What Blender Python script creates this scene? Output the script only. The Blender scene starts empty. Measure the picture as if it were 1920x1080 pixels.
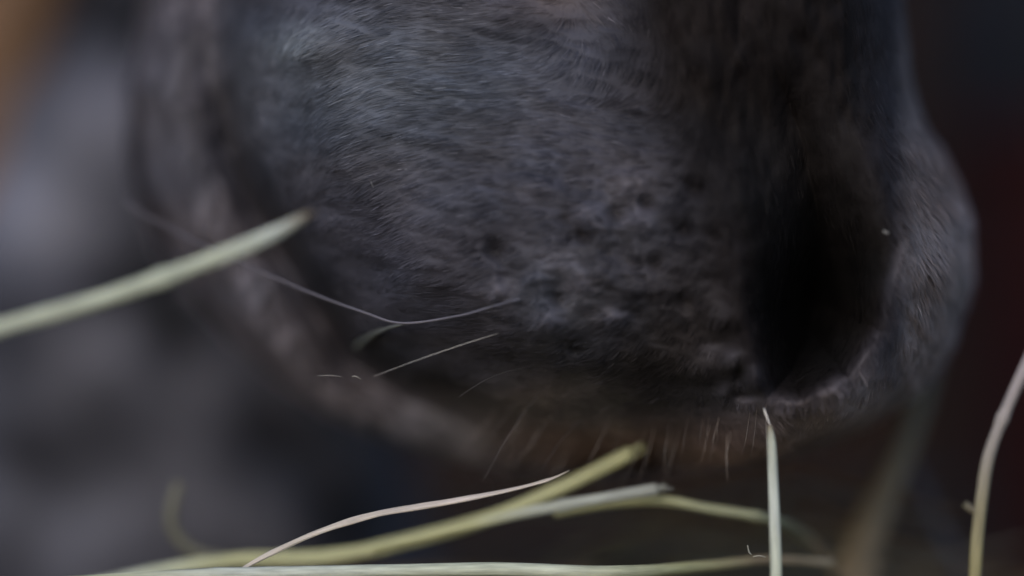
import bpy, math, random
import numpy as np
from mathutils import Vector, kdtree

rng = np.random.default_rng(7)
random.seed(7)
scene = bpy.context.scene
COL = scene.collection

# ------------------------------------------------------------------ camera
ZC = 0.12                     # height of the lens above the ground (m)
S0 = 0.16 / 1920.0            # metres per photo pixel at the focus distance
D0 = 0.60                     # focus distance
cam_d = bpy.data.cameras.new('camera')
cam_d.sensor_width = 36.0
cam_d.lens = 36.0 * D0 / 0.16
cam_d.clip_start = 0.02
cam_d.clip_end = 200.0
cam_d.dof.use_dof = True
cam_d.dof.focus_distance = D0 - 0.004
cam_d.dof.aperture_fstop = 3.2
cam_d.dof.aperture_blades = 0
cam = bpy.data.objects.new('camera', cam_d)
cam.location = (0, -D0, ZC)
cam.rotation_euler = (math.radians(90), 0, 0)
COL.objects.link(cam)
scene.camera = cam

# ------------------------------------------------------------------ light
SUN_ELEV, SUN_AZ = 30.0, -22.0      # azimuth measured from "behind the camera", to the left
world = bpy.data.worlds.new('World')
scene.world = world
world.use_nodes = True
nt = world.node_tree
nt.nodes.clear()
sky = nt.nodes.new('ShaderNodeTexSky')
sky.sky_type = 'NISHITA'
sky.sun_disc = False
sky.sun_elevation = math.radians(SUN_ELEV)
sky.dust_density = 1.5
sky.ozone_density = 1.5
sky.air_density = 1.0
bg = nt.nodes.new('ShaderNodeBackground')
bg.inputs['Strength'].default_value = 0.12
wo = nt.nodes.new('ShaderNodeOutputWorld')
nt.links.new(sky.outputs[0], bg.inputs[0])
nt.links.new(bg.outputs[0], wo.inputs[0])
el, az = math.radians(SUN_ELEV), math.radians(SUN_AZ)
sdir = Vector((math.sin(az) * math.cos(el), -math.cos(az) * math.cos(el), math.sin(el)))  # towards the sun
sky.sun_rotation = math.atan2(sdir.x, sdir.y)
sun_d = bpy.data.lights.new('sun', 'SUN')
sun_d.energy = 0.55
sun_d.angle = math.radians(40)
sun_d.color = (1.0, 0.97, 0.945)
sun = bpy.data.objects.new('sun', sun_d)
sun.rotation_euler = sdir.to_track_quat('Z', 'Y').to_euler()
sun.location = (-1, -1, 2)
COL.objects.link(sun)
scene.view_settings.view_transform = 'Standard'
scene.view_settings.look = 'None'
scene.view_settings.gamma = 1.0
scene.view_settings.exposure = 0.5
scene.cycles.max_bounces = 6
scene.cycles.use_denoising = True


# ------------------------------------------------------------------ helpers
def W(px, py, y=0.0):
    """photo pixel + depth behind the focus plane -> world point"""
    k = S0 * (D0 + y) / D0
    return Vector(((px - 960) * k, y, ZC - (py - 540) * k))


def tag(o, label=None, cat=None, group=None, kind=None):
    if label: o['label'] = label
    if cat: o['category'] = cat
    if group: o['group'] = group
    if kind: o['kind'] = kind
    return o


def mesh_obj(name, verts, faces, mat, parent=None, smooth=True, cols=None, uvs=None):
    me = bpy.data.meshes.new(name)
    verts = np.asarray(verts, dtype=np.float32)
    if isinstance(faces, np.ndarray):
        n, k = faces.shape
        me.vertices.add(len(verts)); me.vertices.foreach_set('co', verts.ravel())
        me.loops.add(n * k); me.loops.foreach_set('vertex_index', faces.astype(np.int32).ravel())
        me.polygons.add(n); me.polygons.foreach_set('loop_start', np.arange(0, n * k, k, dtype=np.int32))
        me.update(calc_edges=True)
    else:
        me.from_pydata([tuple(map(float, v)) for v in verts], [], faces)
        me.update()
    if smooth:
        me.polygons.foreach_set('use_smooth', np.ones(len(me.polygons), dtype=bool))
    if cols is not None:
        a = me.color_attributes.new('tint', 'FLOAT_COLOR', 'POINT')
        c = np.ones((len(verts), 4), dtype=np.float32)
        c[:, :3] = cols
        a.data.foreach_set('color', c.ravel())
    if uvs is not None:
        u = me.uv_layers.new(name='UVMap')
        li = np.empty(len(me.loops), dtype=np.int32)
        me.loops.foreach_get('vertex_index', li)
        u.data.foreach_set('uv', np.asarray(uvs, dtype=np.float32)[li].ravel())
    me.materials.append(mat)
    o = bpy.data.objects.new(name, me)
    COL.objects.link(o)
    if parent: o.parent = parent
    return o


_tab = rng.random((256, 256)).astype(np.float64)
def vnoise(x, y, seed=0):
    x = np.asarray(x, float) + seed * 17.31; y = np.asarray(y, float) + seed * 9.77
    xi = np.floor(x).astype(int); yi = np.floor(y).astype(int)
    fx = x - xi; fy = y - yi
    fx = fx * fx * (3 - 2 * fx); fy = fy * fy * (3 - 2 * fy)
    def g(a, b): return _tab[a & 255, b & 255]
    return (g(xi, yi) * (1 - fx) + g(xi + 1, yi) * fx) * (1 - fy) + (g(xi, yi + 1) * (1 - fx) + g(xi + 1, yi + 1) * fx) * fy - 0.5
def fbm(x, y, seed=0, octv=3):
    s = 0; a = 1.0
    for k in range(octv):
        s = s + a * vnoise(x * 2 ** k, y * 2 ** k, seed + k * 3); a *= 0.5
    return s
def sstep(a, b, x):
    t = np.clip((x - a) / (b - a), 0, 1)
    return t * t * (3 - 2 * t)
def seg_dist(px, py, pts):
    """distance to polyline and side (positive on its left-hand / outer side in picture terms)"""
    best = np.full(px.shape, 1e9); side = np.zeros(px.shape)
    for (ax, ay), (bx, by) in zip(pts[:-1], pts[1:]):
        dx, dy = bx - ax, by - ay
        t = np.clip(((px - ax) * dx + (py - ay) * dy) / (dx * dx + dy * dy), 0, 1)
        d = np.hypot(px - ax - t * dx, py - ay - t * dy)
        cr = dx * (py - ay) - dy * (px - ax)
        m = d < best - 1e-6
        best = np.where(m, d, best); side = np.where(m, np.sign(cr), side)
    return best, side
def poly_sd(px, py, pts):
    """signed distance to a closed polygon, positive inside"""
    d, _ = seg_dist(px, py, pts + [pts[0]])
    ins = np.zeros(px.shape, bool)
    n = len(pts)
    for i in range(n):
        (ax, ay), (bx, by) = pts[i], pts[(i + 1) % n]
        c = ((ay > py) != (by > py)) & (px < (bx - ax) * (py - ay) / ((by - ay) if by != ay else 1e-9) + ax)
        ins ^= c
    return np.where(ins, d, -d)
def gauss(px, py, cx, cy, r, ry=None):
    ry = ry or r
    return np.exp(-(((px - cx) / r) ** 2 + ((py - cy) / ry) ** 2))


# ------------------------------------------------------------------ materials
def new_mat(name):
    m = bpy.data.materials.new(name); m.use_nodes = True
    n = m.node_tree.nodes; b = n['Principled BSDF']
    return m, m.node_tree, b
def node(t, kind, **kw):
    n = t.nodes.new(kind)
    for k, v in kw.items():
        if k in n.inputs: n.inputs[k].default_value = v
        else: setattr(n, k, v)
    return n

def tint_mat(name, rough, spec, nscale, namt, bump=0.0, bscale=900.0, sheen=0.0):
    m, t, b = new_mat(name)
    at = node(t, 'ShaderNodeAttribute', attribute_name='tint')
    tc = node(t, 'ShaderNodeTexCoord')
    nz = node(t, 'ShaderNodeTexNoise', Scale=nscale, Detail=4.0)
    t.links.new(tc.outputs['Object'], nz.inputs['Vector'])
    mr = node(t, 'ShaderNodeMapRange')
    mr.inputs['From Min'].default_value = 0.25; mr.inputs['From Max'].default_value = 0.75
    mr.inputs['To Min'].default_value = 1 - namt; mr.inputs['To Max'].default_value = 1 + namt
    t.links.new(nz.outputs['Fac'], mr.inputs['Value'])
    vm = node(t, 'ShaderNodeVectorMath', operation='SCALE')
    t.links.new(at.outputs['Color'], vm.inputs[0]); t.links.new(mr.outputs[0], vm.inputs['Scale'])
    t.links.new(vm.outputs[0], b.inputs['Base Color'])
    b.inputs['Roughness'].default_value = rough
    b.inputs['Specular IOR Level'].default_value = spec
    mspec = node(t, 'ShaderNodeMath', operation='MULTIPLY')
    t.links.new(at.outputs['Fac'], mspec.inputs[0]); mspec.inputs[1].default_value = spec / 0.08
    mspec.use_clamp = True
    t.links.new(mspec.outputs[0], b.inputs['Specular IOR Level'])
    if sheen:
        b.inputs['Sheen Weight'].default_value = sheen
        b.inputs['Sheen Roughness'].default_value = 0.5
    if bump:
        n2 = node(t, 'ShaderNodeTexNoise', Scale=bscale, Detail=4.0)
        t.links.new(tc.outputs['Object'], n2.inputs['Vector'])
        bp = node(t, 'ShaderNodeBump', Strength=bump, Distance=0.0006)
        t.links.new(n2.outputs['Fac'], bp.inputs['Height'])
        t.links.new(bp.outputs[0], b.inputs['Normal'])
    return m

M_skin = tint_mat('skin', 0.65, 0.3, 120.0, 0.25, 0.35, 900.0)
M_fur = tint_mat('fur', 0.5, 0.22, 60.0, 0.18)
M_whisker = tint_mat('whisker', 0.35, 0.6, 60.0, 0.1)

def straw_mat():
    m, t, b = new_mat('hay')
    at = node(t, 'ShaderNodeAttribute', attribute_name='tint')
    uv = node(t, 'ShaderNodeUVMap'); uv.uv_map = 'UVMap'
    mp = node(t, 'ShaderNodeMapping'); mp.inputs['Scale'].default_value = (14.0, 0.9, 1.0)
    t.links.new(uv.outputs[0], mp.inputs['Vector'])
    nz = node(t, 'ShaderNodeTexNoise', Scale=1.0, Detail=5.0)
    t.links.new(mp.outputs[0], nz.inputs['Vector'])
    mr = node(t, 'ShaderNodeMapRange')
    mr.inputs['From Min'].default_value = 0.3; mr.inputs['From Max'].default_value = 0.7
    mr.inputs['To Min'].default_value = 0.72; mr.inputs['To Max'].default_value = 1.22
    t.links.new(nz.outputs['Fac'], mr.inputs['Value'])
    vm = node(t, 'ShaderNodeVectorMath', operation='SCALE')
    t.links.new(at.outputs['Color'], vm.inputs[0]); t.links.new(mr.outputs[0], vm.inputs['Scale'])
    t.links.new(vm.outputs[0], b.inputs['Base Color'])
    b.inputs['Roughness'].default_value = 0.5
    b.inputs['Specular IOR Level'].default_value = 0.35
    b.inputs['Subsurface Weight'].default_value = 0.15
    b.inputs['Subsurface Radius'].default_value = (0.4, 0.4, 0.2)
    b.inputs['Subsurface Scale'].default_value = 0.0008
    bp = node(t, 'ShaderNodeBump', Strength=0.4, Distance=0.0003)
    t.links.new(nz.outputs['Fac'], bp.inputs['Height'])
    t.links.new(bp.outputs[0], b.inputs['Normal'])
    return m
M_hay = straw_mat()

def simple_mat(name, c1, c2, scale, rough=0.7, stretch=(1, 1, 1), bump=0.3, spec=0.3):
    m, t, b = new_mat(name)
    tc = node(t, 'ShaderNodeTexCoord')
    mp = node(t, 'ShaderNodeMapping'); mp.inputs['Scale'].default_value = stretch
    t.links.new(tc.outputs['Object'], mp.inputs['Vector'])
    nz = node(t, 'ShaderNodeTexNoise', Scale=scale, Detail=6.0)
    t.links.new(mp.outputs[0], nz.inputs['Vector'])
    cr = node(t, 'ShaderNodeValToRGB')
    cr.color_ramp.elements[0].position = 0.3; cr.color_ramp.elements[1].position = 0.7
    cr.color_ramp.elements[0].color = (*c1, 1); cr.color_ramp.elements[1].color = (*c2, 1)
    t.links.new(nz.outputs['Fac'], cr.inputs[0]); t.links.new(cr.outputs[0], b.inputs['Base Color'])
    bp = node(t, 'ShaderNodeBump', Strength=bump, Distance=0.003)
    t.links.new(nz.outputs['Fac'], bp.inputs['Height']); t.links.new(bp.outputs[0], b.inputs['Normal'])
    b.inputs['Roughness'].default_value = rough
    b.inputs['Specular IOR Level'].default_value = spec
    return m

# ------------------------------------------------------------------ the setting
M_ground = simple_mat('earth', (0.012, 0.009, 0.008), (0.035, 0.026, 0.022), 14.0, 0.95, spec=0.1)
M_wall = simple_mat('dark_wall', (0.018, 0.011, 0.009), (0.028, 0.018, 0.015), 3.0, 0.95, spec=0.05)
n = 60
g = np.linspace(-1, 1, n); g = np.sign(g) * np.abs(g) ** 2.5 * 30
gx, gy = np.meshgrid(g, g)
gz = 0.012 * fbm(gx * 6, gy * 6, 2)
gf = [(i * n + j, i * n + j + 1, (i + 1) * n + j + 1, (i + 1) * n + j) for i in range(n - 1) for j in range(n - 1)]
tag(mesh_obj('ground', np.stack([gx.ravel(), gy.ravel() + 0.5, gz.ravel() - 0.012], 1), gf, M_ground), kind='structure')

def box(name, sx, sy, sz, mat, bev=0.004, parent=None):
    import bmesh
    bm = bmesh.new(); bmesh.ops.create_cube(bm, size=1.0)
    for v in bm.verts: v.co = Vector((v.co.x * sx, v.co.y * sy, v.co.z * sz))
    if bev: bmesh.ops.bevel(bm, geom=list(bm.edges), offset=bev, segments=3, affect='EDGES', profile=0.5)
    me = bpy.data.meshes.new(name); bm.to_mesh(me); bm.free(); me.materials.append(mat)
    o = bpy.data.objects.new(name, me); COL.objects.link(o)
    if parent: o.parent = parent
    return o

# stable wall of horizontal boards behind everything
wall = bpy.data.objects.new('stable_wall', None); COL.objects.link(wall)
wall.location = (0.3, 1.35, 0)
tag(wall, 'dark stable wall of wide boards behind the horse', 'wall')
for k in range(12):
    b_ = box('board', 4.2, 0.03, 0.1885, M_wall, 0.004, wall)
    b_.location = (0.0, random.uniform(-0.004, 0.004), 0.095 + k * 0.19)
    if k > 0:
        b_.data = wall.children[0].data if len(wall.children) else b_.data

bk = box('backing_panel', 4.2, 0.02, 2.28, M_wall, 0, wall); bk.location = (0, 0.03, 1.14)

# tilted warm wooden post, top left corner
M_post = simple_mat('brown_wood', (0.15, 0.085, 0.050), (0.23, 0.135, 0.08), 9.0, 0.65, (8, 8, 1))
pa = W(-75, 0, 0.42); pb = W(-190, 420, 0.42)
dirp = (pa - pb).normalized()
post = box('wooden_post', 0.052, 0.05, 1.1, M_post, 0.006)
cen = pb + dirp * 0.30
post.location = cen
post.rotation_euler = Vector((dirp.x, 0, dirp.z)).to_track_quat('Z', 'Y').to_euler()
tag(post, 'blurred orange brown wooden post leaning in the top left corner', 'post')

# dark blue barrel and dark red tub, far right
def lathe(name, prof, mat, parent=None, seg=64):
    v = []; f = []
    for (r, z) in prof:
        for i in range(seg):
            a = 2 * math.pi * i / seg
            v.append((r * math.cos(a), r * math.sin(a), z))
    for j in range(len(prof) - 1):
        for i in range(seg):
            f.append((j * seg + i, j * seg + (i + 1) % seg, (j + 1) * seg + (i + 1) % seg, (j + 1) * seg + i))
    return mesh_obj(name, v, f, mat, parent)
M_blue = simple_mat('blue_plastic', (0.026, 0.025, 0.033), (0.036, 0.035, 0.045), 5.0, 0.6)
M_red = simple_mat('red_plastic', (0.055, 0.012, 0.013), (0.080, 0.015, 0.016), 7.0, 0.6)
barrel = bpy.data.objects.new('barrel', None); COL.objects.link(barrel)
barrel.location = (0.352, 0.66, 0.0)
tag(barrel, 'dark blue barrel blurred in the top right corner behind the muzzle', 'barrel')
lathe('barrel_body', [(0.0, 0.01), (0.18, 0.01), (0.20, 0.04), (0.215, 0.18), (0.22, 0.2), (0.215, 0.22), (0.22, 0.40), (0.215, 0.42), (0.19, 0.55), (0.17, 0.58), (0.16, 0.585), (0.0, 0.583)], M_blue, barrel)
lathe('barrel_lid', [(0.0, 0.605), (0.168, 0.605), (0.176, 0.60), (0.176, 0.586), (0.165, 0.586)], M_blue, barrel)
tub = bpy.data.objects.new('feed_tub', None); COL.objects.link(tub)
tub.location = (0.222, 0.50, 0.0)
tag(tub, 'dark red plastic feed tub blurred at the right edge behind the nostril', 'tub')
lathe('tub_body', [(0.0, 0.006), (0.075, 0.006), (0.079, 0.012), (0.093, 0.150), (0.0945, 0.161), (0.0925, 0.161), (0.090, 0.150), (0.076, 0.016), (0.0, 0.012)], M_red, tub)
lathe('rim', [(0.0935, 0.1635), (0.098, 0.165), (0.099, 0.159), (0.0955, 0.155)], M_red, tub)

# ------------------------------------------------------------------ the horse
horse = bpy.data.objects.new('horse', None); COL.objects.link(horse)
horse.location = (0, 0.37, 0)
tag(horse, 'dark grey furry horse with its muzzle and big black nostril close up, nibbling hay', 'horse')

OUT = np.array([  # py, left px, right px of the muzzle outline
    (-460, 340, 1650), (-300, 335, 1665), (-150, 318, 1680), (0, 285, 1690), (150, 255, 1706), (230, 250, 1728), (300, 250, 1766),
    (370, 268, 1794), (430, 290, 1810), (500, 332, 1814), (560, 378, 1805), (620, 430, 1784), (700, 525, 1746), (750, 600, 1700),
    (800, 705, 1625), (835, 810, 1540), (860, 895, 1455), (878, 985, 1350), (888, 1130, 1150)], float)
CREASE = [(455, -500), (450, -60), (450, 120), (468, 250), (520, 380), (560, 450), (610, 540), (680, 640), (780, 705), (900, 752), (1020, 800), (1200, 846), (1420, 850)]
NOST = [(1402, 590), (1424, 670), (1444, 742), (1500, 748), (1590, 706), (1652, 620), (1686, 480), (1690, 380), (1672, 240), (1652, 80), (1630, -120), (1610, -480),
        (1215, -480), (1215, -60), (1225, 60), (1262, 200), (1345, 330), (1392, 470)]
DARK = [(1372, 600), (1410, 680), (1436, 752), (1500, 770), (1600, 716), (1662, 620), (1692, 480), (1692, 380), (1674, 240), (1660, 80), (1640, -120), (1620, -480),
        (1150, -480), (1160, -60), (1176, 80), (1225, 230), (1310, 350), (1370, 470)]

PITS = [(1302, 352, 18), (1155, 402, 15), (1232, 492, 15), (1065, 408, 17), (1095, 440, 12), (1282, 428, 14), (1046, 560, 16), (1210, 380, 12), (1290, 560, 14), (930, 470, 18), (1080, 655, 13)]

def relief(px, py):
    """backwards offset (m) of the muzzle front"""
    y = np.zeros(px.shape)
    d, s = seg_dist(px, py, CREASE)
    sd = d * s                                  # >0 outside, below-left of the crease
    fade = 1 - 0.55 * sstep(1150, 1400, px)
    up = sstep(60, 420, py)                       # the fold is shallow high on the cheek
    y += 0.021 * sstep(-25, 62, sd) * fade * (0.45 + .55 * up)      # outer fold lies further back
    y += 0.010 * np.exp(-((sd - 28) / 36.0) ** 2) * fade * (0.10 + .90 * up)
    y -= 0.010 * np.exp(-((sd - 105) / 50.0) ** 2) * fade
    y += 0.004 * sstep(150, 240, sd) * fade
    y += 0.010 * sstep(-190, 0, sd) * fade      # upper lip rolls away towards the crease
    # nostril
    nd = poly_sd(px, py, NOST)
    low = sstep(0, 640, py)
    wall = 260 - 125 * sstep(300, 650, py)
    y += (0.017 + 0.040 * low) * sstep(-25, 1, nd / wall * 1.0 + 0.0) * 0
    y += (0.004 + 0.034 * low) * sstep(-8, wall, nd)
    y -= 0.006 * gauss(px, py, 1120, 520, 260, 230)
    y -= 0.0022 * np.exp(-((nd + 16) / 22.0) ** 2) * sstep(300, 600, py)
    # fleshy lumps of the nostril's inner corner
    for (cx, cy, r, h) in [(1372, 676, 24, .0030), (1412, 712, 22, .0028), (1358, 742, 18, .0018), (1355, 602, 20, .0018), (1318, 700, 30, .0012), (1470, 772, 34, .003), (1560, 752, 48, .003), (1395, 760, 20, .001)]:
        y -= h * gauss(px, py, cx, cy, r)
    y += 0.0022 * gauss(px, py, 1394, 742, 22, 10) + 0.002 * gauss(px, py, 1386, 700, 8, 18)
    # pits of the whisker follicles and tufts between them
    reg = gauss(px, py, 1120, 500, 230, 230)
    for (cx, cy, r) in PITS:
        y += 0.0021 * gauss(px, py, cx, cy, r * 1.25)
    for (cx, cy, r, h) in [(1090, 530, 26, .0018), (1030, 602, 28, .0018), (1045, 488, 32, .0012), (1150, 600, 26, .001), (1210, 415, 24, .0012), (1110, 395, 22, .0014), (1195, 340, 40, .001), (560, 78, 60, .004), (930, 545, 24, .0010)]:
        y -= h * gauss(px, py, cx, cy, r)
    y += 0.0024 * reg * fbm(px / 55, py / 48, 5)
    # general unevenness, drawn out along the lie of the coat
    inner = sstep(20, -60, sd) * sstep(10, -60, nd)
    y += 0.0009 * inner * fbm((px + 0.3 * py) / 130, (py - 0.22 * px * 0 + 0.18 * (1000 - px)) / 34, 11)
    y += 0.0022 * sstep(0, 60, sd) * fbm(px / 70, py / 70, 21) * 0.9
    y += 0.0030 * sstep(-10, 60, nd) * fbm(px / 60, py / 140, 25)
    y += 0.0015 * sstep(0, -40, nd) * sstep(1660, 1720, px) * fbm(px / 30, py / 38, 28) * 0.8
    return y

def tint_of(px, py):
    """colour of coat and skin, with some light and shade painted into it"""
    n_ = px.shape[0]
    c = np.tile(np.array([0.056, 0.055, 0.075]), (n_, 1))
    def mix(col, w):
        nonlocal c
        w = np.clip(w, 0, 1)[:, None]
        c = c * (1 - w) + np.array(col) * w
    d, s = seg_dist(px, py, CREASE); sd = d * s
    mix((0.200, 0.180, 0.212), sstep(0, 70, sd) * (0.55 + 0.4 * sstep(300, 520, py)))                       # outer fold, its rim lightened as if lit
    mix((0.034, 0.031, 0.034), 0.7 * np.exp(-((sd - 12) / 38.0) ** 2) * (.15 + .85 * sstep(100, 450, py)))       # shade of the fold painted into the colour
    mix((0.040, 0.037, 0.043), gauss(px, py, 1180, 540, 280, 230) * 0.8)  # shading of the left-lit face put into the colour, also on the next line
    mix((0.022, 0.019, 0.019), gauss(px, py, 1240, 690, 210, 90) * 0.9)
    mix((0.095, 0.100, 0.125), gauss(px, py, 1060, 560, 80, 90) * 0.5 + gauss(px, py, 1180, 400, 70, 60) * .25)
    mix((0.100, 0.114, 0.145), gauss(px, py, 720, 150, 290, 140) * 0.75)  # painted blue sheen on the upper left coat
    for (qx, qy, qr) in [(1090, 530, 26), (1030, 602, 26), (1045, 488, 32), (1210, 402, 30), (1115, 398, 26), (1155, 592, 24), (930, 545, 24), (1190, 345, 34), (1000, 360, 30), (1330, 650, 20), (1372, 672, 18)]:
        mix((0.125, 0.118, 0.150), gauss(px, py, qx, qy, qr, qr * .75) * 0.75)  # raised tufts painted lighter, as if catching light
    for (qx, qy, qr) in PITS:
        mix((0.020, 0.018, 0.019), gauss(px, py, qx, qy, qr * 1.05) * 0.7)  # hollows of the pits darkened in colour
    mix((0.25, 0.22, 0.235), gauss(px, py, 950, 805, 130, 50) * .8 + gauss(px, py, 800, 790, 90, 45) * .4)  # rim under the jaw lightened as if lit
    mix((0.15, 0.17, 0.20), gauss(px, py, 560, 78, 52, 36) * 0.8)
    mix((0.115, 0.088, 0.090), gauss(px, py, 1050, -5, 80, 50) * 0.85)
    mix((0.36, 0.245, 0.215), np.exp(-((py - 838 - (px - 1200) * 0.02) / 42.0) ** 2) * sstep(880, 1080, px) * sstep(1620, 1450, px) * 0.85)  # brown lip, lightened in colour to offset its shade
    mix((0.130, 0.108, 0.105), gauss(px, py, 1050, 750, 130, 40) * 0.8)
    mix((0.255, 0.212, 0.220), sstep(1665, 1715, px) * sstep(-400, 100, py) * 0.95)  # right rim: light painted in, as it faces away from the sun
    mix((0.30, 0.25, 0.27), gauss(px, py, 1500, 800, 90, 45) * .8 + gauss(px, py, 1640, 740, 80, 60) * .8 + gauss(px, py, 1570, 775, 70, 50) * .7)  # lower right rim, painted lighter as if lit
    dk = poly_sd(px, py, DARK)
    mix((0.021, 0.018, 0.020), gauss(px, py, 1360, 430, 130, 240) * 0.9)  # face shaded darker towards the nostril by colour
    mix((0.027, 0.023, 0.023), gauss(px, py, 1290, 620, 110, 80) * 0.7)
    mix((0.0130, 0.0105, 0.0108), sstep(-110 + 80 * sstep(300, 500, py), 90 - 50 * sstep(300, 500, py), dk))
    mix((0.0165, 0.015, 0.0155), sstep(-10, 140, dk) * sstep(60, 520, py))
    mix((0.0095, 0.0085, 0.0085), sstep(0, 45, poly_sd(px, py, NOST)) * sstep(330, 520, py))   # nostril hollow, its darkness put into the colour
    c *= (1 + 0.42 * fbm(px / 75, py / 50, 31, 4))[:, None]
    c[:, 0] *= 1 + 0.10 * vnoise(px / 90, py / 70, 41)
    c[:, 2] *= 1 - 0.10 * vnoise(px / 90, py / 70, 41)
    return np.clip(c, 0.004, 1)

YC, B0 = 0.071, 0.075
NR, NCF, NCB = 470, 620, 70
pyr = np.concatenate([np.linspace(-460, -60, 60, endpoint=False), np.linspace(-60, 888, NR - 60)])
L = np.interp(pyr, OUT[:, 0], OUT[:, 1]); R = np.interp(pyr, OUT[:, 0], OUT[:, 2])
for _ in range(90):   # soften the outline
    L[1:-1] = (L[:-2] + 2 * L[1:-1] + L[2:]) / 4; R[1:-1] = (R[:-2] + 2 * R[1:-1] + R[2:]) / 4
cx, a = (L + R) / 2, (R - L) / 2
b = B0 * np.clip(a / 690, 0.001, 1.2) ** 0.42
yc = YC - 0.002 + 0.0 * pyr
# angle: -pi/2 = facing the camera
thf = np.linspace(math.pi, 2 * math.pi, NCF, endpoint=False)
thb = np.linspace(0, math.pi, NCB, endpoint=False)
th = np.concatenate([thf, thb])
NC = len(th)
ct, st = np.cos(th), np.sin(th)
e = 0.80
ux = np.sign(ct) * np.abs(ct) ** e; uy = np.sign(st) * np.abs(st) ** e
PX = cx[:, None] + a[:, None] * ux[None, :]
PY = np.repeat(pyr[:, None], NC, 1)
Y = yc[:, None] + b[:, None] * uy[None, :]
Y = Y - 0.030 * sstep(0.1, 1.0, ux)[None, :]          # the far nostril wing swings towards the lens
front = sstep(0.02, 0.30, -uy)[None, :]
rel = relief(PX.ravel(), PY.ravel()).reshape(PX.shape)
Y = Y + rel * front * sstep(-460, -300, pyr)[:, None]
Yk = np.minimum(Y, YC + 0.02)
k = S0 * (D0 + Yk) / D0
V = np.stack([(PX - 960) * k, Y, ZC - (PY - 540) * k], 2)     # rows x cols x 3

# neck arching back and down to the chest behind, same surface
top = V[0]
topc = top.mean(0)
spine = [  # centre, half width, half depth, tangent
    ((0.00, 0.085, 0.262), .070, .082), ((-0.002, 0.105, 0.315), .074, .090), ((-0.006, 0.150, 0.365), .078, .098),
    ((-0.016, 0.225, 0.400), .084, .105), ((-0.034, 0.305, 0.395), .088, .105), ((-0.052, 0.355, 0.350), .086, .100), ((-0.062, 0.372, 0.290), .078, .092),
    ((-0.035, 0.320, 0.235), .036, .062), ((-0.038, 0.290, 0.200), .038, .062), ((-0.050, 0.270, 0.170), .043, .064), ((-0.062, 0.262, 0.140), .048, .066),
    ((-0.072, 0.260, 0.110), .056, .068), ((-0.076, 0.260, 0.080), .060, .068), ((-0.076, 0.262, 0.045), .060, .066), ((-0.076, 0.264, 0.010), .056, .064), ((-0.076, 0.266, -0.02), .054, .062)]
pts = [Vector(s[0]) for s in spine]
def cat(p, t):
    i = min(int(t), len(p) - 2); f = t - i
    p0, p1, p2, p3 = p[max(i - 1, 0)], p[i], p[i + 1], p[min(i + 2, len(p) - 1)]
    return 0.5 * ((2 * p1) + (p2 - p0) * f + (2 * p0 - 5 * p1 + 4 * p2 - p3) * f * f + (3 * p1 - p0 - 3 * p2 + p3) * f ** 3)
NS = 150
rings = []
for i in range(NS):
    t = i / (NS - 1) * (len(spine) - 1)
    c_ = cat(pts, t)
    tg = (cat(pts, min(t + .05, len(spine) - 1)) - cat(pts, max(t - .05, 0))).normalized()
    w = np.interp(t, range(len(spine)), [s[1] for s in spine]); h = np.interp(t, range(len(spine)), [s[2] for s in spine])
    X = Vector((1, 0, 0)); X = (X - tg * X.dot(tg)).normalized()
    D = tg.cross(X)          # at the top of the head: tg=+z, X=+x, D=+y
    ring = np.array([c_ + X * (w * a_) + D * (h * b_) for a_, b_ in zip(ux, uy)])
    rings.append(ring)
rings = np.array(rings)
# relief on the chest: soft muscle and folds
cxw, czw = rings[..., 0], rings[..., 2]
amt = sstep(70, 95, np.arange(NS))[:, None]
nrm = rings - rings.mean(1, keepdims=True); nrm /= np.linalg.norm(nrm, axis=2, keepdims=True)
rings = rings + nrm * (0.012 * amt * fbm(cxw / 0.022 + 3, czw / 0.030, 51))[..., None] * 1.0
FULL = np.concatenate([rings[::-1], V], 0)        # chest end ... neck ... head top ... chin
FULL_PX = (FULL[..., 0]) / (S0 * (D0 + FULL[..., 1]) / D0) + 960
FULL_PY = 540 - (FULL[..., 2] - ZC) / (S0 * (D0 + FULL[..., 1]) / D0)
NT = FULL.shape[0]
vid = np.arange(NT * NC).reshape(NT, NC)
q = np.stack([vid[:-1], np.roll(vid[:-1], -1, 1), np.roll(vid[1:], -1, 1), vid[1:]], 2).reshape(-1, 4)
colb = np.zeros((NT, NC, 3))
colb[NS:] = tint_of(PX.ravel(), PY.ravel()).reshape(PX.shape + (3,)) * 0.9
cc = np.tile(np.array([0.062, 0.062, 0.080]), (NS, NC, 1))
pxx, pyy = FULL_PX[:NS], FULL_PY[:NS]
mot = fbm(pxx / 210 + 5, pyy / 190, 61, 3)
cc *= (1 + 1.5 * mot)[..., None]
for (bx, by, r, r2, g_) in [(70, 400, 60, 70, 1.1), (150, 230, 60, 100, 0.4), (190, 400, 80, 80, .3), (350, 745, 140, 70, 1.6), (170, 640, 80, 70, 1.1), (400, 720, 80, 60, .5), (200, 1000, 500, 130, .5), (450, 960, 120, 60, .4)]:
    cc *= (1 + g_ * gauss(pxx, pyy, bx, by, r, r2))[..., None]
for (bx, by, r, r2, g_) in [(330, 590, 70, 90, .8), (470, 790, 90, 60, .75), (20, 640, 90, 60, .6), (200, 830, 110, 50, .6), (480, 900, 80, 70, .5), (50, 860, 90, 100, .7), (580, 980, 80, 80, .6), (330, 1000, 80, 50, .6), (250, 60, 90, 90, .7), (110, 300, 40, 60, .3)]:
    cc *= (1 - g_ * gauss(pxx, pyy, bx, by, r, r2))[..., None]
cc *= (1 + .35 * fbm(pxx / 60, pyy / 90, 67, 2))[..., None]
colb[:NS] = np.clip(cc, .01, 1)
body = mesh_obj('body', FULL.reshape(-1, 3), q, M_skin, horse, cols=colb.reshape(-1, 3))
body.data.validate()

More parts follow.
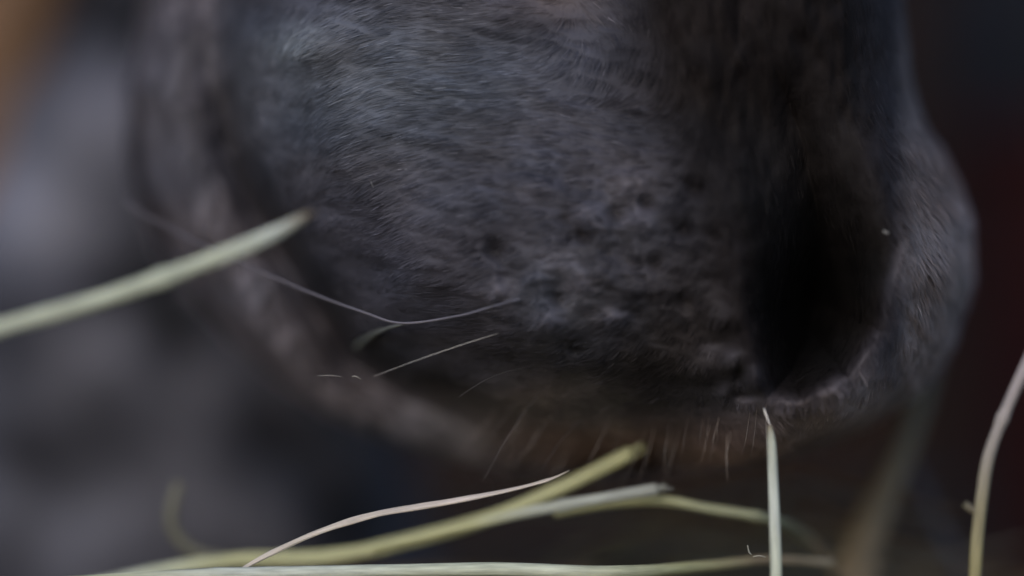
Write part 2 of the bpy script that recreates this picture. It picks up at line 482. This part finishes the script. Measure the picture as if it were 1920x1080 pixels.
# ---------------------------------------------------------------- fur
FLOW = np.array([
    (1050, -60, 0.0, -1), (1000, 20, -0.8, 0.1), (1110, 30, 0.8, 0.6), (1050, 80, -.5, .5), (850, 150, -1, 0.05), (850, 20, -1, 0.0), (1020, 140, -1, -0.02), (1130, 120, -.2, .9),
    (620, 200, -1, 0.38), (560, 60, -1, .35), (500, 350, -0.7, 0.7), (700, 400, -1, 0.28), (950, 300, -1, 0.0), (1180, 260, -.9, -.25), (1100, 230, -1, -.2),
    (900, 550, -1, 0.28), (1100, 600, -0.9, 0.35), (1180, 470, -1, .1), (1200, 700, -0.6, 0.8), (1060, 830, -0.6, 1), (950, 760, -.8, .8), (1350, 820, -0.08, 1), (1200, 840, -.3, 1),
    (1300, 420, -.5, .6), (1400, 300, 0.1, 1), (1500, 100, 0.1, 1), (1300, 60, .1, 1), (1550, 500, .1, 1), (1750, 200, 0.7, 0.75), (1720, 50, .5, .9), (1780, 450, 0.9, 0.4),
    (1740, 620, 0.75, 0.6), (1650, 730, .5, .9), (1500, 800, 0.05, 1), (450, 550, -.6, .8), (600, 750, -0.5, 0.8), (850, 830, -0.4, .9), (380, 200, -.5, .8), (400, 0, -.6, .6), (720, 640, -.8, .55)], float)
def flow(px, py):
    vx = np.zeros(px.shape); vy = np.zeros(px.shape)
    for fx, fy, dx, dy in FLOW:
        w = 1 / (((px - fx) ** 2 + (py - fy) ** 2) + 900.0) ** 1.5
        n_ = math.hypot(dx, dy)
        vx += w * dx / n_; vy += w * dy / n_
    ang = np.arctan2(vy, vx)
    ang += 0.22 * fbm(px / 70, py / 55, 71, 2) * (1 - 0.8 * sstep(1600, 1700, px))
    return np.cos(ang), np.sin(ang)

# per-vertex normals of the head grid
du = np.roll(V, -1, 1) - np.roll(V, 1, 1)
dv = np.gradient(V, axis=0)
NN = np.cross(du, dv); NN /= np.linalg.norm(NN, axis=2, keepdims=True) + 1e-12
ctr = V.mean(1, keepdims=True)
if ((V - ctr) * NN).sum() < 0: NN = -NN
area = np.linalg.norm(np.cross(du, dv), axis=2) / 2
vis = sstep(0.45, -0.05, NN[..., 1]) * (PY > -80)
dens = vis * (1 - 0.55 * sstep(20, 90, poly_sd(PX.ravel(), PY.ravel(), NOST).reshape(PX.shape)))
dens *= 1 - 0.35 * gauss(PX, PY, 1390, 710, 60, 60)
wgt = (area * dens)[:-1]
NH = 300000
idx = rng.choice(wgt.size, NH, p=(wgt / wgt.sum()).ravel())
ri, ci = np.unravel_index(idx, wgt.shape)
fr, fc = rng.random(NH), rng.random(NH)
c2 = (ci + 1) % NC
def bil(A):
    fr_, fc_ = (fr, fc) if A.ndim == 2 else (fr[:, None], fc[:, None])
    return (A[ri, ci] * (1 - fc_) + A[ri, c2] * fc_) * (1 - fr_) + (A[ri + 1, ci] * (1 - fc_) + A[ri + 1, c2] * fc_) * fr_
P = bil(V); N = bil(NN); N /= np.linalg.norm(N, axis=1, keepdims=True)
hx, hy = bil(PX), bil(PY)
fxv, fyv = flow(hx, hy)
ja = rng.normal(0, 0.09, NH)
fx2 = fxv * np.cos(ja) - fyv * np.sin(ja); fy2 = fxv * np.sin(ja) + fyv * np.cos(ja)
F = np.stack([fx2, np.zeros(NH), -fy2], 1)
T = F - (F * N).sum(1, keepdims=True) * N
T /= np.linalg.norm(T, axis=1, keepdims=True) + 1e-9
length = rng.uniform(0.0017, 0.0036, NH)
ndh = poly_sd(hx, hy, NOST)
dch, sch = seg_dist(hx, hy, CREASE); sdh = dch * sch
length *= 1 + 0.9 * sstep(20, 90, sdh) + 0.25 * sstep(1690, 1760, hx)
length *= 1 - 0.45 * gauss(hx, hy, 1390, 700, 70, 70)
length *= 1 + 0.55 * np.exp(-((hy - 835) / 40) ** 2) * sstep(900, 1050, hx)
length *= 1 + 0.35 * vnoise(hx / 40, hy / 30, 81) + 0.45 * gauss(hx, hy, 880, 180, 300, 200)
lift = rng.uniform(0.06, 0.24, NH) + 0.22 * sstep(0, 60, sdh) + 0.35 * sstep(1690, 1770, hx) + 0.07 * vnoise(hx / 28, hy / 16, 83)
lift = np.clip(lift, 0.05, 1.0)
P = P - N * 0.0002
tip = P + (T + N * (lift * 0.75)[:, None]) * length[:, None]
# clumping: hair tips drawn towards the tip of the clump's leading hair
NCL = 9500
kd = kdtree.KDTree(NCL)
lead = rng.choice(NH, NCL, replace=False)
for i_, h_ in enumerate(lead): kd.insert(P[h_], i_)
kd.balance()
cl = np.empty(NH, int); find = kd.find
Pl = P.tolist()
for h_ in range(NH): cl[h_] = find(Pl[h_])[1]
lh = lead[cl]
pull = rng.uniform(0.12, 0.50, NH)[:, None]
root2 = P * 1.0
tip = tip * (1 - pull) + (tip[lh] + (P - P[lh]) * 0.45) * pull
mid = P * 0.5 + tip * 0.5 + N * (length * lift * 0.16)[:, None]
p3 = P * 0.2 + tip * 0.8 + N * (length * lift * 0.09)[:, None]
side = np.cross(T, N); side += N * rng.normal(0, 0.35, NH)[:, None]
side /= np.linalg.norm(side, axis=1, keepdims=True)
hw = rng.uniform(0.000020, 0.000042, NH)[:, None]
VH = np.stack([P - side * hw, P + side * hw, mid - side * hw * 0.95, mid + side * hw * 0.95, p3 - side * hw * 0.6, p3 + side * hw * 0.6, tip], 1)
base = (np.arange(NH) * 7)[:, None]
tri = np.array([(0, 1, 3), (0, 3, 2), (2, 3, 5), (2, 5, 4), (4, 5, 6)])
FH = (base[:, :, None] + tri[None]).reshape(-1, 3)
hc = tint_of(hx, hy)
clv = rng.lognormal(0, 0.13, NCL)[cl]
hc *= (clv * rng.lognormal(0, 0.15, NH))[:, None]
pale = rng.random(NH) < 0.012 + 0.03 * gauss(hx, hy, 900, 160, 260, 160)
hc[pale] *= 2.4
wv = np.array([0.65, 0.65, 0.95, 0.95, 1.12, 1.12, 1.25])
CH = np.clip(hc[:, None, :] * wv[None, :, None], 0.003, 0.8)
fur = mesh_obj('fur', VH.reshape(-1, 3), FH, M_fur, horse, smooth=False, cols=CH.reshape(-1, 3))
fur['kind'] = 'stuff'

# ---------------------------------------------------------------- tubes
def spline(ctrl, n_):
    p = [Vector(c) for c in ctrl]
    return [cat(p, i / (n_ - 1) * (len(p) - 1)) for i in range(n_)]
def tube(name, ctrl, radii, colours, mat, parent=None, n_=60, seg=10, flat=1.0, rough=0.0, groove=0.0, twist=0.0, cut=True):
    """a bent stalk: ctrl world points, radii and colours given along it"""
    pp = spline(ctrl, n_)
    rad = np.interp(np.linspace(0, 1, n_), np.linspace(0, 1, len(radii)), radii)
    cl_ = np.array(colours, float)
    cols = np.stack([np.interp(np.linspace(0, 1, n_), np.linspace(0, 1, len(cl_)), cl_[:, j]) for j in range(3)], 1)
    sd_ = random.uniform(0, 90)
    v = []; uv = []; cc_ = []
    run = 0.0; node_at = random.uniform(.02, .05)
    up = Vector((0.1, -1, 0.2)).normalized()
    for i in range(n_):
        tg = (pp[min(i + 1, n_ - 1)] - pp[max(i - 1, 0)]).normalized()
        if i: run += (pp[i] - pp[i - 1]).length
        A = (up - tg * up.dot(tg)).normalized(); Bv = tg.cross(A)
        tw = twist * i / (n_ - 1)
        r = rad[i] * (1 + rough * float(vnoise(run * 220, sd_, 3)) * 2 + 1.6 * rough * float(vnoise(run * 60, sd_, 9)) + (0.22 * math.exp(-((run - node_at) / 0.0009) ** 2) if rough else 0))
        for s_ in range(seg):
            an = 2 * math.pi * s_ / seg
            rr = r * (1 + groove * math.cos(an * 3 + sd_))
            x_, y_ = rr * math.cos(an), rr * math.sin(an) * flat
            x_, y_ = x_ * math.cos(tw) - y_ * math.sin(tw), x_ * math.sin(tw) + y_ * math.cos(tw)
            v.append(pp[i] + Bv * x_ + A * y_); uv.append((s_ / seg + sd_, run * 200)); cc_.append(cols[i])
    f = [(i * seg + s_, i * seg + (s_ + 1) % seg, (i + 1) * seg + (s_ + 1) % seg, (i + 1) * seg + s_) for i in range(n_ - 1) for s_ in range(seg)]
    f += [tuple(range(seg))[::-1], tuple((n_ - 1) * seg + s_ for s_ in range(seg))]
    return mesh_obj(name, v, f, mat, parent, cols=np.array(cc_), uvs=uv)

# whiskers and long lip bristles
def surf_y(px, py):
    d_ = (PX - px) ** 2 + (PY - py) ** 2 + (uy[None, :] > 0) * 1e9
    i_ = np.unravel_index(np.argmin(d_), d_.shape)
    return float(V[i_][1])
wh = [  # px path, radius px, brightness
    ([(935, 625), (870, 645), (780, 676), (700, 706)], 0.5, (0.7, 0.66, 0.62)),
    ([(700, 352), (696, 342), (694, 338)], 0.7, (0.25, 0.25, 0.25)),
    ([(1432, 765), (1438, 782), (1444, 797)], 3.2, (0.50, 0.47, 0.45)),
    ([(1300, 785), (1285, 812), (1272, 838)], 0, 0)]
for path, r, c_ in wh[:3]:
    y0 = surf_y(*path[0])
    ct_ = [W(x_, y_, min(y0, 0.001) - 0.003 - 0.001 * i_ / len(path)) for i_, (x_, y_) in enumerate(path)]
    tube('whisker', ct_, [r * S0, r * S0 * .8, r * S0 * .35], [[q_ * .15 for q_ in c_], [q_ * .9 for q_ in c_], c_, c_, c_], M_whisker, horse, n_=24, seg=6)
for i_ in range(46):
    x0 = random.uniform(900, 1440); y0 = 765 + 45 * math.sin((x0 - 900) / 540 * math.pi * 0.9) + random.uniform(-22, 22)
    ln = random.uniform(45, 115)
    lean = (-0.75 + (x0 - 900) / 540 * 0.72) + random.uniform(-0.14, 0.14)
    z_ = surf_y(x0, y0)
    n_ = 4
    ct_ = [W(x0 + lean * ln * t_ + 6 * math.sin(t_ * 2 + i_) * t_, y0 + ln * t_, z_ - 0.0002 - 0.0035 * math.sin(t_ * 1.9) + .002 * t_) for t_ in np.linspace(0, 1, n_)]
    br = random.choice([0.12, 0.16, 0.24, 0.40])
    colw = (br * 0.9, br * 0.72, br * 0.64)
    r = random.uniform(0.35, 0.7)
    tube('whisker', ct_, [r * S0, r * S0 * .8, r * S0 * .2], [colw, colw], M_whisker, horse, n_=12, seg=5)
for (x0, y0, x1, y1) in [(990, 690, 860, 745), (1010, 740, 905, 905), (1100, 780, 1010, 890)]:
    z_ = surf_y(x0, y0)
    ct_ = [W(x0 + (x1 - x0) * t_, y0 + (y1 - y0) * t_ - 12 * math.sin(t_ * 3.1), z_ - 0.0005 - 0.006 * math.sin(t_ * 1.6)) for t_ in np.linspace(0, 1, 4)]
    tube('whisker', ct_, [.7 * S0, .6 * S0, .2 * S0], [(.06, .055, .055), (.08, .07, .07)], M_whisker, horse, n_=16, seg=5)

# ---------------------------------------------------------------- hay
PG = (0.48, 0.51, 0.40); YG = (0.41, 0.405, 0.22); CR = (0.52, 0.46, 0.40); DU = (0.13, 0.125, 0.09); BR = (0.20, 0.155, 0.105); WHT = (0.50, 0.53, 0.47)
GR = 'loose hay straws in front of the muzzle'
def straw(name, pts_, widths, cols, label, cat_, group=GR, fray=False, **kw):
    widths = [w_ * .84 for w_ in widths]
    ct_ = [W(x_, y_, z_) for x_, y_, z_ in pts_]
    o = tube(name, ct_, [w_ * S0 / 2 for w_ in widths], cols, M_hay, None, **kw)
    # splintered fibres at the cut end
    if fray:
        e0, e1 = ct_[-1], ct_[-2]; dv_ = (e0 - e1).normalized(); ew = widths[-1] * S0 / 2
        for q_ in range(7):
            off = Vector((random.uniform(-1, 1), random.uniform(-.6, .6), random.uniform(-1, 1))) * ew * .75
            ln_ = ew * random.uniform(.8, 2.6)
            o2 = tube('splinter', [e0 + off - dv_ * ew, e0 + off, e0 + off * 1.15 + dv_ * ln_ + Vector((0, 0, random.uniform(-.3, .3) * ew))],
                      [ew * .28, ew * .2, ew * .05], [cols[-1], cols[-1]], M_hay, o, n_=6, seg=5)
    return tag(o, label, cat_, group)
straw('hay_straw', [(-260, 690, -.046), (-60, 634, -.044), (0, 613, -.043), (200, 556, -.041), (400, 484, -.038), (510, 438, -.036), (574, 403, -.034)],
      [34, 33, 33, 33, 34, 32, 18], [YG, YG, PG, PG, PG, WHT, BR],
      'thick pale green straw slanting in from the left edge, ending beside the muzzle', 'straw', fray=True, n_=90, seg=14, rough=.08, groove=.08, flat=.6)
straw('hay_straw', [(60, 1130, .030), (250, 1082, .030), (430, 1052, .029), (620, 1044, .027), (800, 1006, .025), (950, 960, .022), (1100, 892, .020), (1184, 849, .018)],
      [26, 32, 36, 36, 35, 34, 34, 32], [PG, PG, YG, YG, YG, YG, YG, YG],
      'thick yellow green straw rising from the bottom left, its cut end below the lip', 'straw', fray=True, n_=110, seg=14, rough=.08, groove=.05, flat=.85)
straw('dry_grass', [(455, 1066, -.003), (510, 1037, -.003), (600, 997, -.003), (700, 966, -.003), (790, 950, -.002), (860, 938, -.002), (960, 918, -.001), (1030, 899, -.001), (1068, 882, -.001)],
      [6, 12, 16, 18, 19, 16, 15, 11, 2], [CR, CR, (.60, .52, .47), CR],
      'thin cream pink dry leaf blade arched above the thick yellow green straw', 'straw', n_=90, seg=10, flat=.45, twist=1.0, rough=.2, groove=.1)
straw('hay_straw', [(700, 1028, .016), (850, 992, .015), (950, 968, .014), (1050, 948, .013), (1140, 932, .012), (1232, 916, .011)],
      [24, 26, 26, 26, 25, 26], [YG, YG, (.38, .40, .34), (.34, .36, .33), (.27, .28, .26)],
      'greyish white straw stub with a square cut end, crossing under the lip', 'straw', fray=True, n_=70, seg=12, rough=.07, groove=.05, flat=.6)
straw('hay_straw', [(1040, 962, .020), (1140, 944, .017), (1240, 938, .015), (1330, 953, .015), (1440, 972, .018), (1500, 998, .034), (1548, 1048, .042), (1600, 1130, .052)],
      [20, 24, 25, 24, 25, 27, 28, 28], [YG, YG, (.30, .31, .20), (.27, .28, .19), BR, BR],
      'olive straw bending down to the right behind the upright straw', 'straw', n_=90, seg=12, rough=.06, groove=.05, flat=.8)
straw('hay_straw', [(120, 1092, -.01), (400, 1078, -.008), (700, 1072, -.006), (930, 1068, -.005), (1150, 1074, -.004), (1320, 1062, .01), (1440, 1050, .018), (1560, 1056, .024)],
      [26, 28, 30, 34, 32, 26, 22, 20], [YG, WHT, PG, PG, YG, BR, (.26, .23, .17)],
      'pale straw lying level along the bottom edge', 'straw', n_=90, seg=12, rough=.08, groove=.05, flat=.85)
straw('hay_straw', [(1443, 797, -.012), (1447, 830, -.012), (1450, 900, -.012), (1453, 980, -.013), (1456, 1090, -.014), (1457, 1200, -.016)],
      [9, 19, 21, 23, 23, 24], [BR, (.42, .44, .37), WHT, WHT, PG, YG],
      'upright pale straw hanging from the lip below the nostril', 'straw', n_=60, seg=12, rough=.05, groove=.06, flat=.85)
straw('hay_straw', [(1985, 560, -.020), (1932, 670, -.020), (1890, 762, -.019), (1856, 850, -.018), (1842, 930, -.017), (1833, 1010, -.016), (1828, 1100, -.016), (1826, 1200, -.015)],
      [24, 25, 25, 26, 26, 27, 27, 27], [(.34, .30, .31), (.34, .30, .31), (.32, .29, .27), (.30, .27, .18), (.27, .24, .12), (.27, .24, .12)],
      'bent straw at the right edge, mauve grey above its kink and olive below', 'straw', n_=80, seg=12, rough=.05, groove=.05, flat=.85)
straw('hay_straw', [(336, 905, .042), (324, 945, .042), (322, 985, .042), (345, 1020, .042), (390, 1044, .042), (520, 1064, .042), (700, 1100, .042)],
      [22, 25, 25, 24, 24, 22, 20], [(.17, .165, .13), DU, DU, DU, BR],
      'short dull hooked straw, blurred, at the lower left', 'straw', n_=60, seg=12, rough=.05, flat=.8)
straw('hay_straw', [(1762, 640, .085), (1735, 720, .08), (1698, 830, .075), (1655, 930, .07), (1615, 1030, .065), (1590, 1160, .06)],
      [34, 50, 66, 80, 96, 110], [(.05, .042, .03), (.12, .10, .065), (.17, .135, .085), (.20, .15, .09), (.25, .18, .105)],
      'broad brown hay stem leaning behind the muzzle, strongly blurred', 'stem', n_=60, seg=14, rough=.08, flat=.6)
straw('hay_straw', [(1700, 850, .09), (1730, 920, .09), (1770, 1010, .09), (1830, 1130, .09)],
      [18, 26, 30, 30], [(.05, .05, .075), (.055, .055, .08)],
      'thin blue grey stem leaning right from the broad brown stem', 'stem', n_=40, seg=12, rough=.05, flat=.7)
straw('hay_straw', [(1808, 944, .012), (1822, 955, .012), (1840, 962, .012)], [16, 20, 16], [DU, BR],
      'tiny straw stub poking left from behind the kinked straw', 'straw', n_=16, seg=10)

fib = bpy.data.objects.new('hay_fibre', None); COL.objects.link(fib)
fib.location = W(760, 606, -.004)
tag(fib, 'long thin bent hay fibre with a forked end lying across the cheek', 'fibre')
def under(o, par):
    o.parent = par; o.matrix_parent_inverse = par.matrix_basis.inverted()
    return o
fc_ = (.11, .10, .12)
under(tube('stalk', [W(x_, y_, z_) for x_, y_, z_ in [(235, 380, .030), (300, 418, .026), (380, 460, .018), (560, 540, .008), (680, 585, .000), (755, 606, -.004), (860, 592, -.008), (925, 574, -.011), (975, 560, -.012)]],
     [2.6 * S0, 2.8 * S0, 2.8 * S0, 2.6 * S0, 1.8 * S0, 1.2 * S0], [fc_, fc_, (.15, .14, .17), (.14, .14, .19)], M_hay, None, n_=90, seg=8), fib)
under(tube('fork', [W(x_, y_, z_) for x_, y_, z_ in [(765, 606, -.004), (725, 616, .004), (695, 630, .016), (668, 650, .028)]],
     [1.6 * S0, 4.5 * S0, 7.5 * S0, 6 * S0], [(.13, .13, .125), (.12, .13, .11)], M_hay, None, n_=30, seg=8, flat=.6), fib)

# chaff and dust caught on hairs
def chaff(pts_, w_, col_, label):
    ct_ = [W(*p_) for p_ in pts_]
    o = tube('chaff_fragment', ct_, [w_ * S0 * .4, w_ * S0 * .5, w_ * S0 * .3], [col_, col_], M_hay, None, n_=10, seg=6)
    tag(o, label, 'chaff', 'specks of chaff')
sf = lambda x_, y_, k_=.003: surf_y(x_, y_) - k_
chaff([(596, 705, -.002), (618, 704, -.002), (641, 706, -.002)], 1.8, (.28, .26, .24), 'tiny straight pale fibre left of the whisker tip at the lower cheek')
chaff([(660, 706, -.002), (668, 706, -.002), (677, 711, -.002)], 2.2, (.32, .30, .27), 'tiny curled pale fragment beside the whisker tip')
yz = surf_y(1661, 436) - .0035
chaff([(1656, 433, yz), (1661, 436, yz), (1666, 437, yz)], 6, (.22, .21, .20), 'single white speck in the black nostril')
chaff([(1402, 1022, -.006), (1404, 1034, -.006), (1409, 1040, -.006)], 3.0, (.3, .29, .25), 'tiny squiggle of chaff above the level straw')
chaff([(1412, 1044, -.006), (1424, 1042, -.006), (1436, 1045, -.006)], 2.4, (.42, .40, .34), 'tiny level sliver just left of the upright straw')

# hay lying on the ground in a loose heap below the muzzle
NHY = 2600
hv, hf, hcol, huv = [], [], [], []
for i_ in range(NHY):
    x_ = random.gauss(0.035, 0.11); y_ = random.uniform(-0.10, 0.50)
    hgt = 0.078 * math.exp(-((x_ - 0.045) / 0.07) ** 2) * math.exp(-((y_ - 0.12) / 0.14) ** 2)
    z_ = random.uniform(0.45 * hgt, hgt + 0.006)
    an = random.uniform(0, math.pi * 2); ln = random.uniform(0.02, 0.05); tl = random.uniform(-0.2, 0.2)
    d_ = Vector((math.cos(an), math.sin(an) * .8, tl)) * ln; bend = Vector((0, 0, random.uniform(.001, .006)))
    p0 = Vector((x_, y_, z_)); c_ = random.choice([BR, BR, (.26, .18, .10), DU, YG]); w_ = random.uniform(.0006, .0013)
    rows = [p0 - d_, p0 + bend, p0 + d_]
    n0 = len(hv); sd_ = Vector((-d_.y, d_.x, 0)).normalized() * w_
    for r_i, p_ in enumerate(rows):
        for o_ in (-sd_, Vector((0, 0, w_ * .6)), sd_, Vector((0, 0, -w_ * .6))):
            hv.append(p_ + o_); hcol.append([c * .8 for c in c_]); huv.append((r_i * .3 + i_, r_i * 3.0))
    for r_i in range(2):
        for s_ in range(4):
            hf.append((n0 + r_i * 4 + s_, n0 + r_i * 4 + (s_ + 1) % 4, n0 + r_i * 4 + 4 + (s_ + 1) % 4, n0 + r_i * 4 + 4 + s_))
heap = mesh_obj('hay_heap', hv, hf, M_hay, cols=np.array(hcol), uvs=huv)
tag(heap, 'brown green heap of loose hay on the ground under the muzzle', 'hay', kind='stuff')
for ch in horse.children:
    ch.matrix_parent_inverse = horse.matrix_basis.inverted()
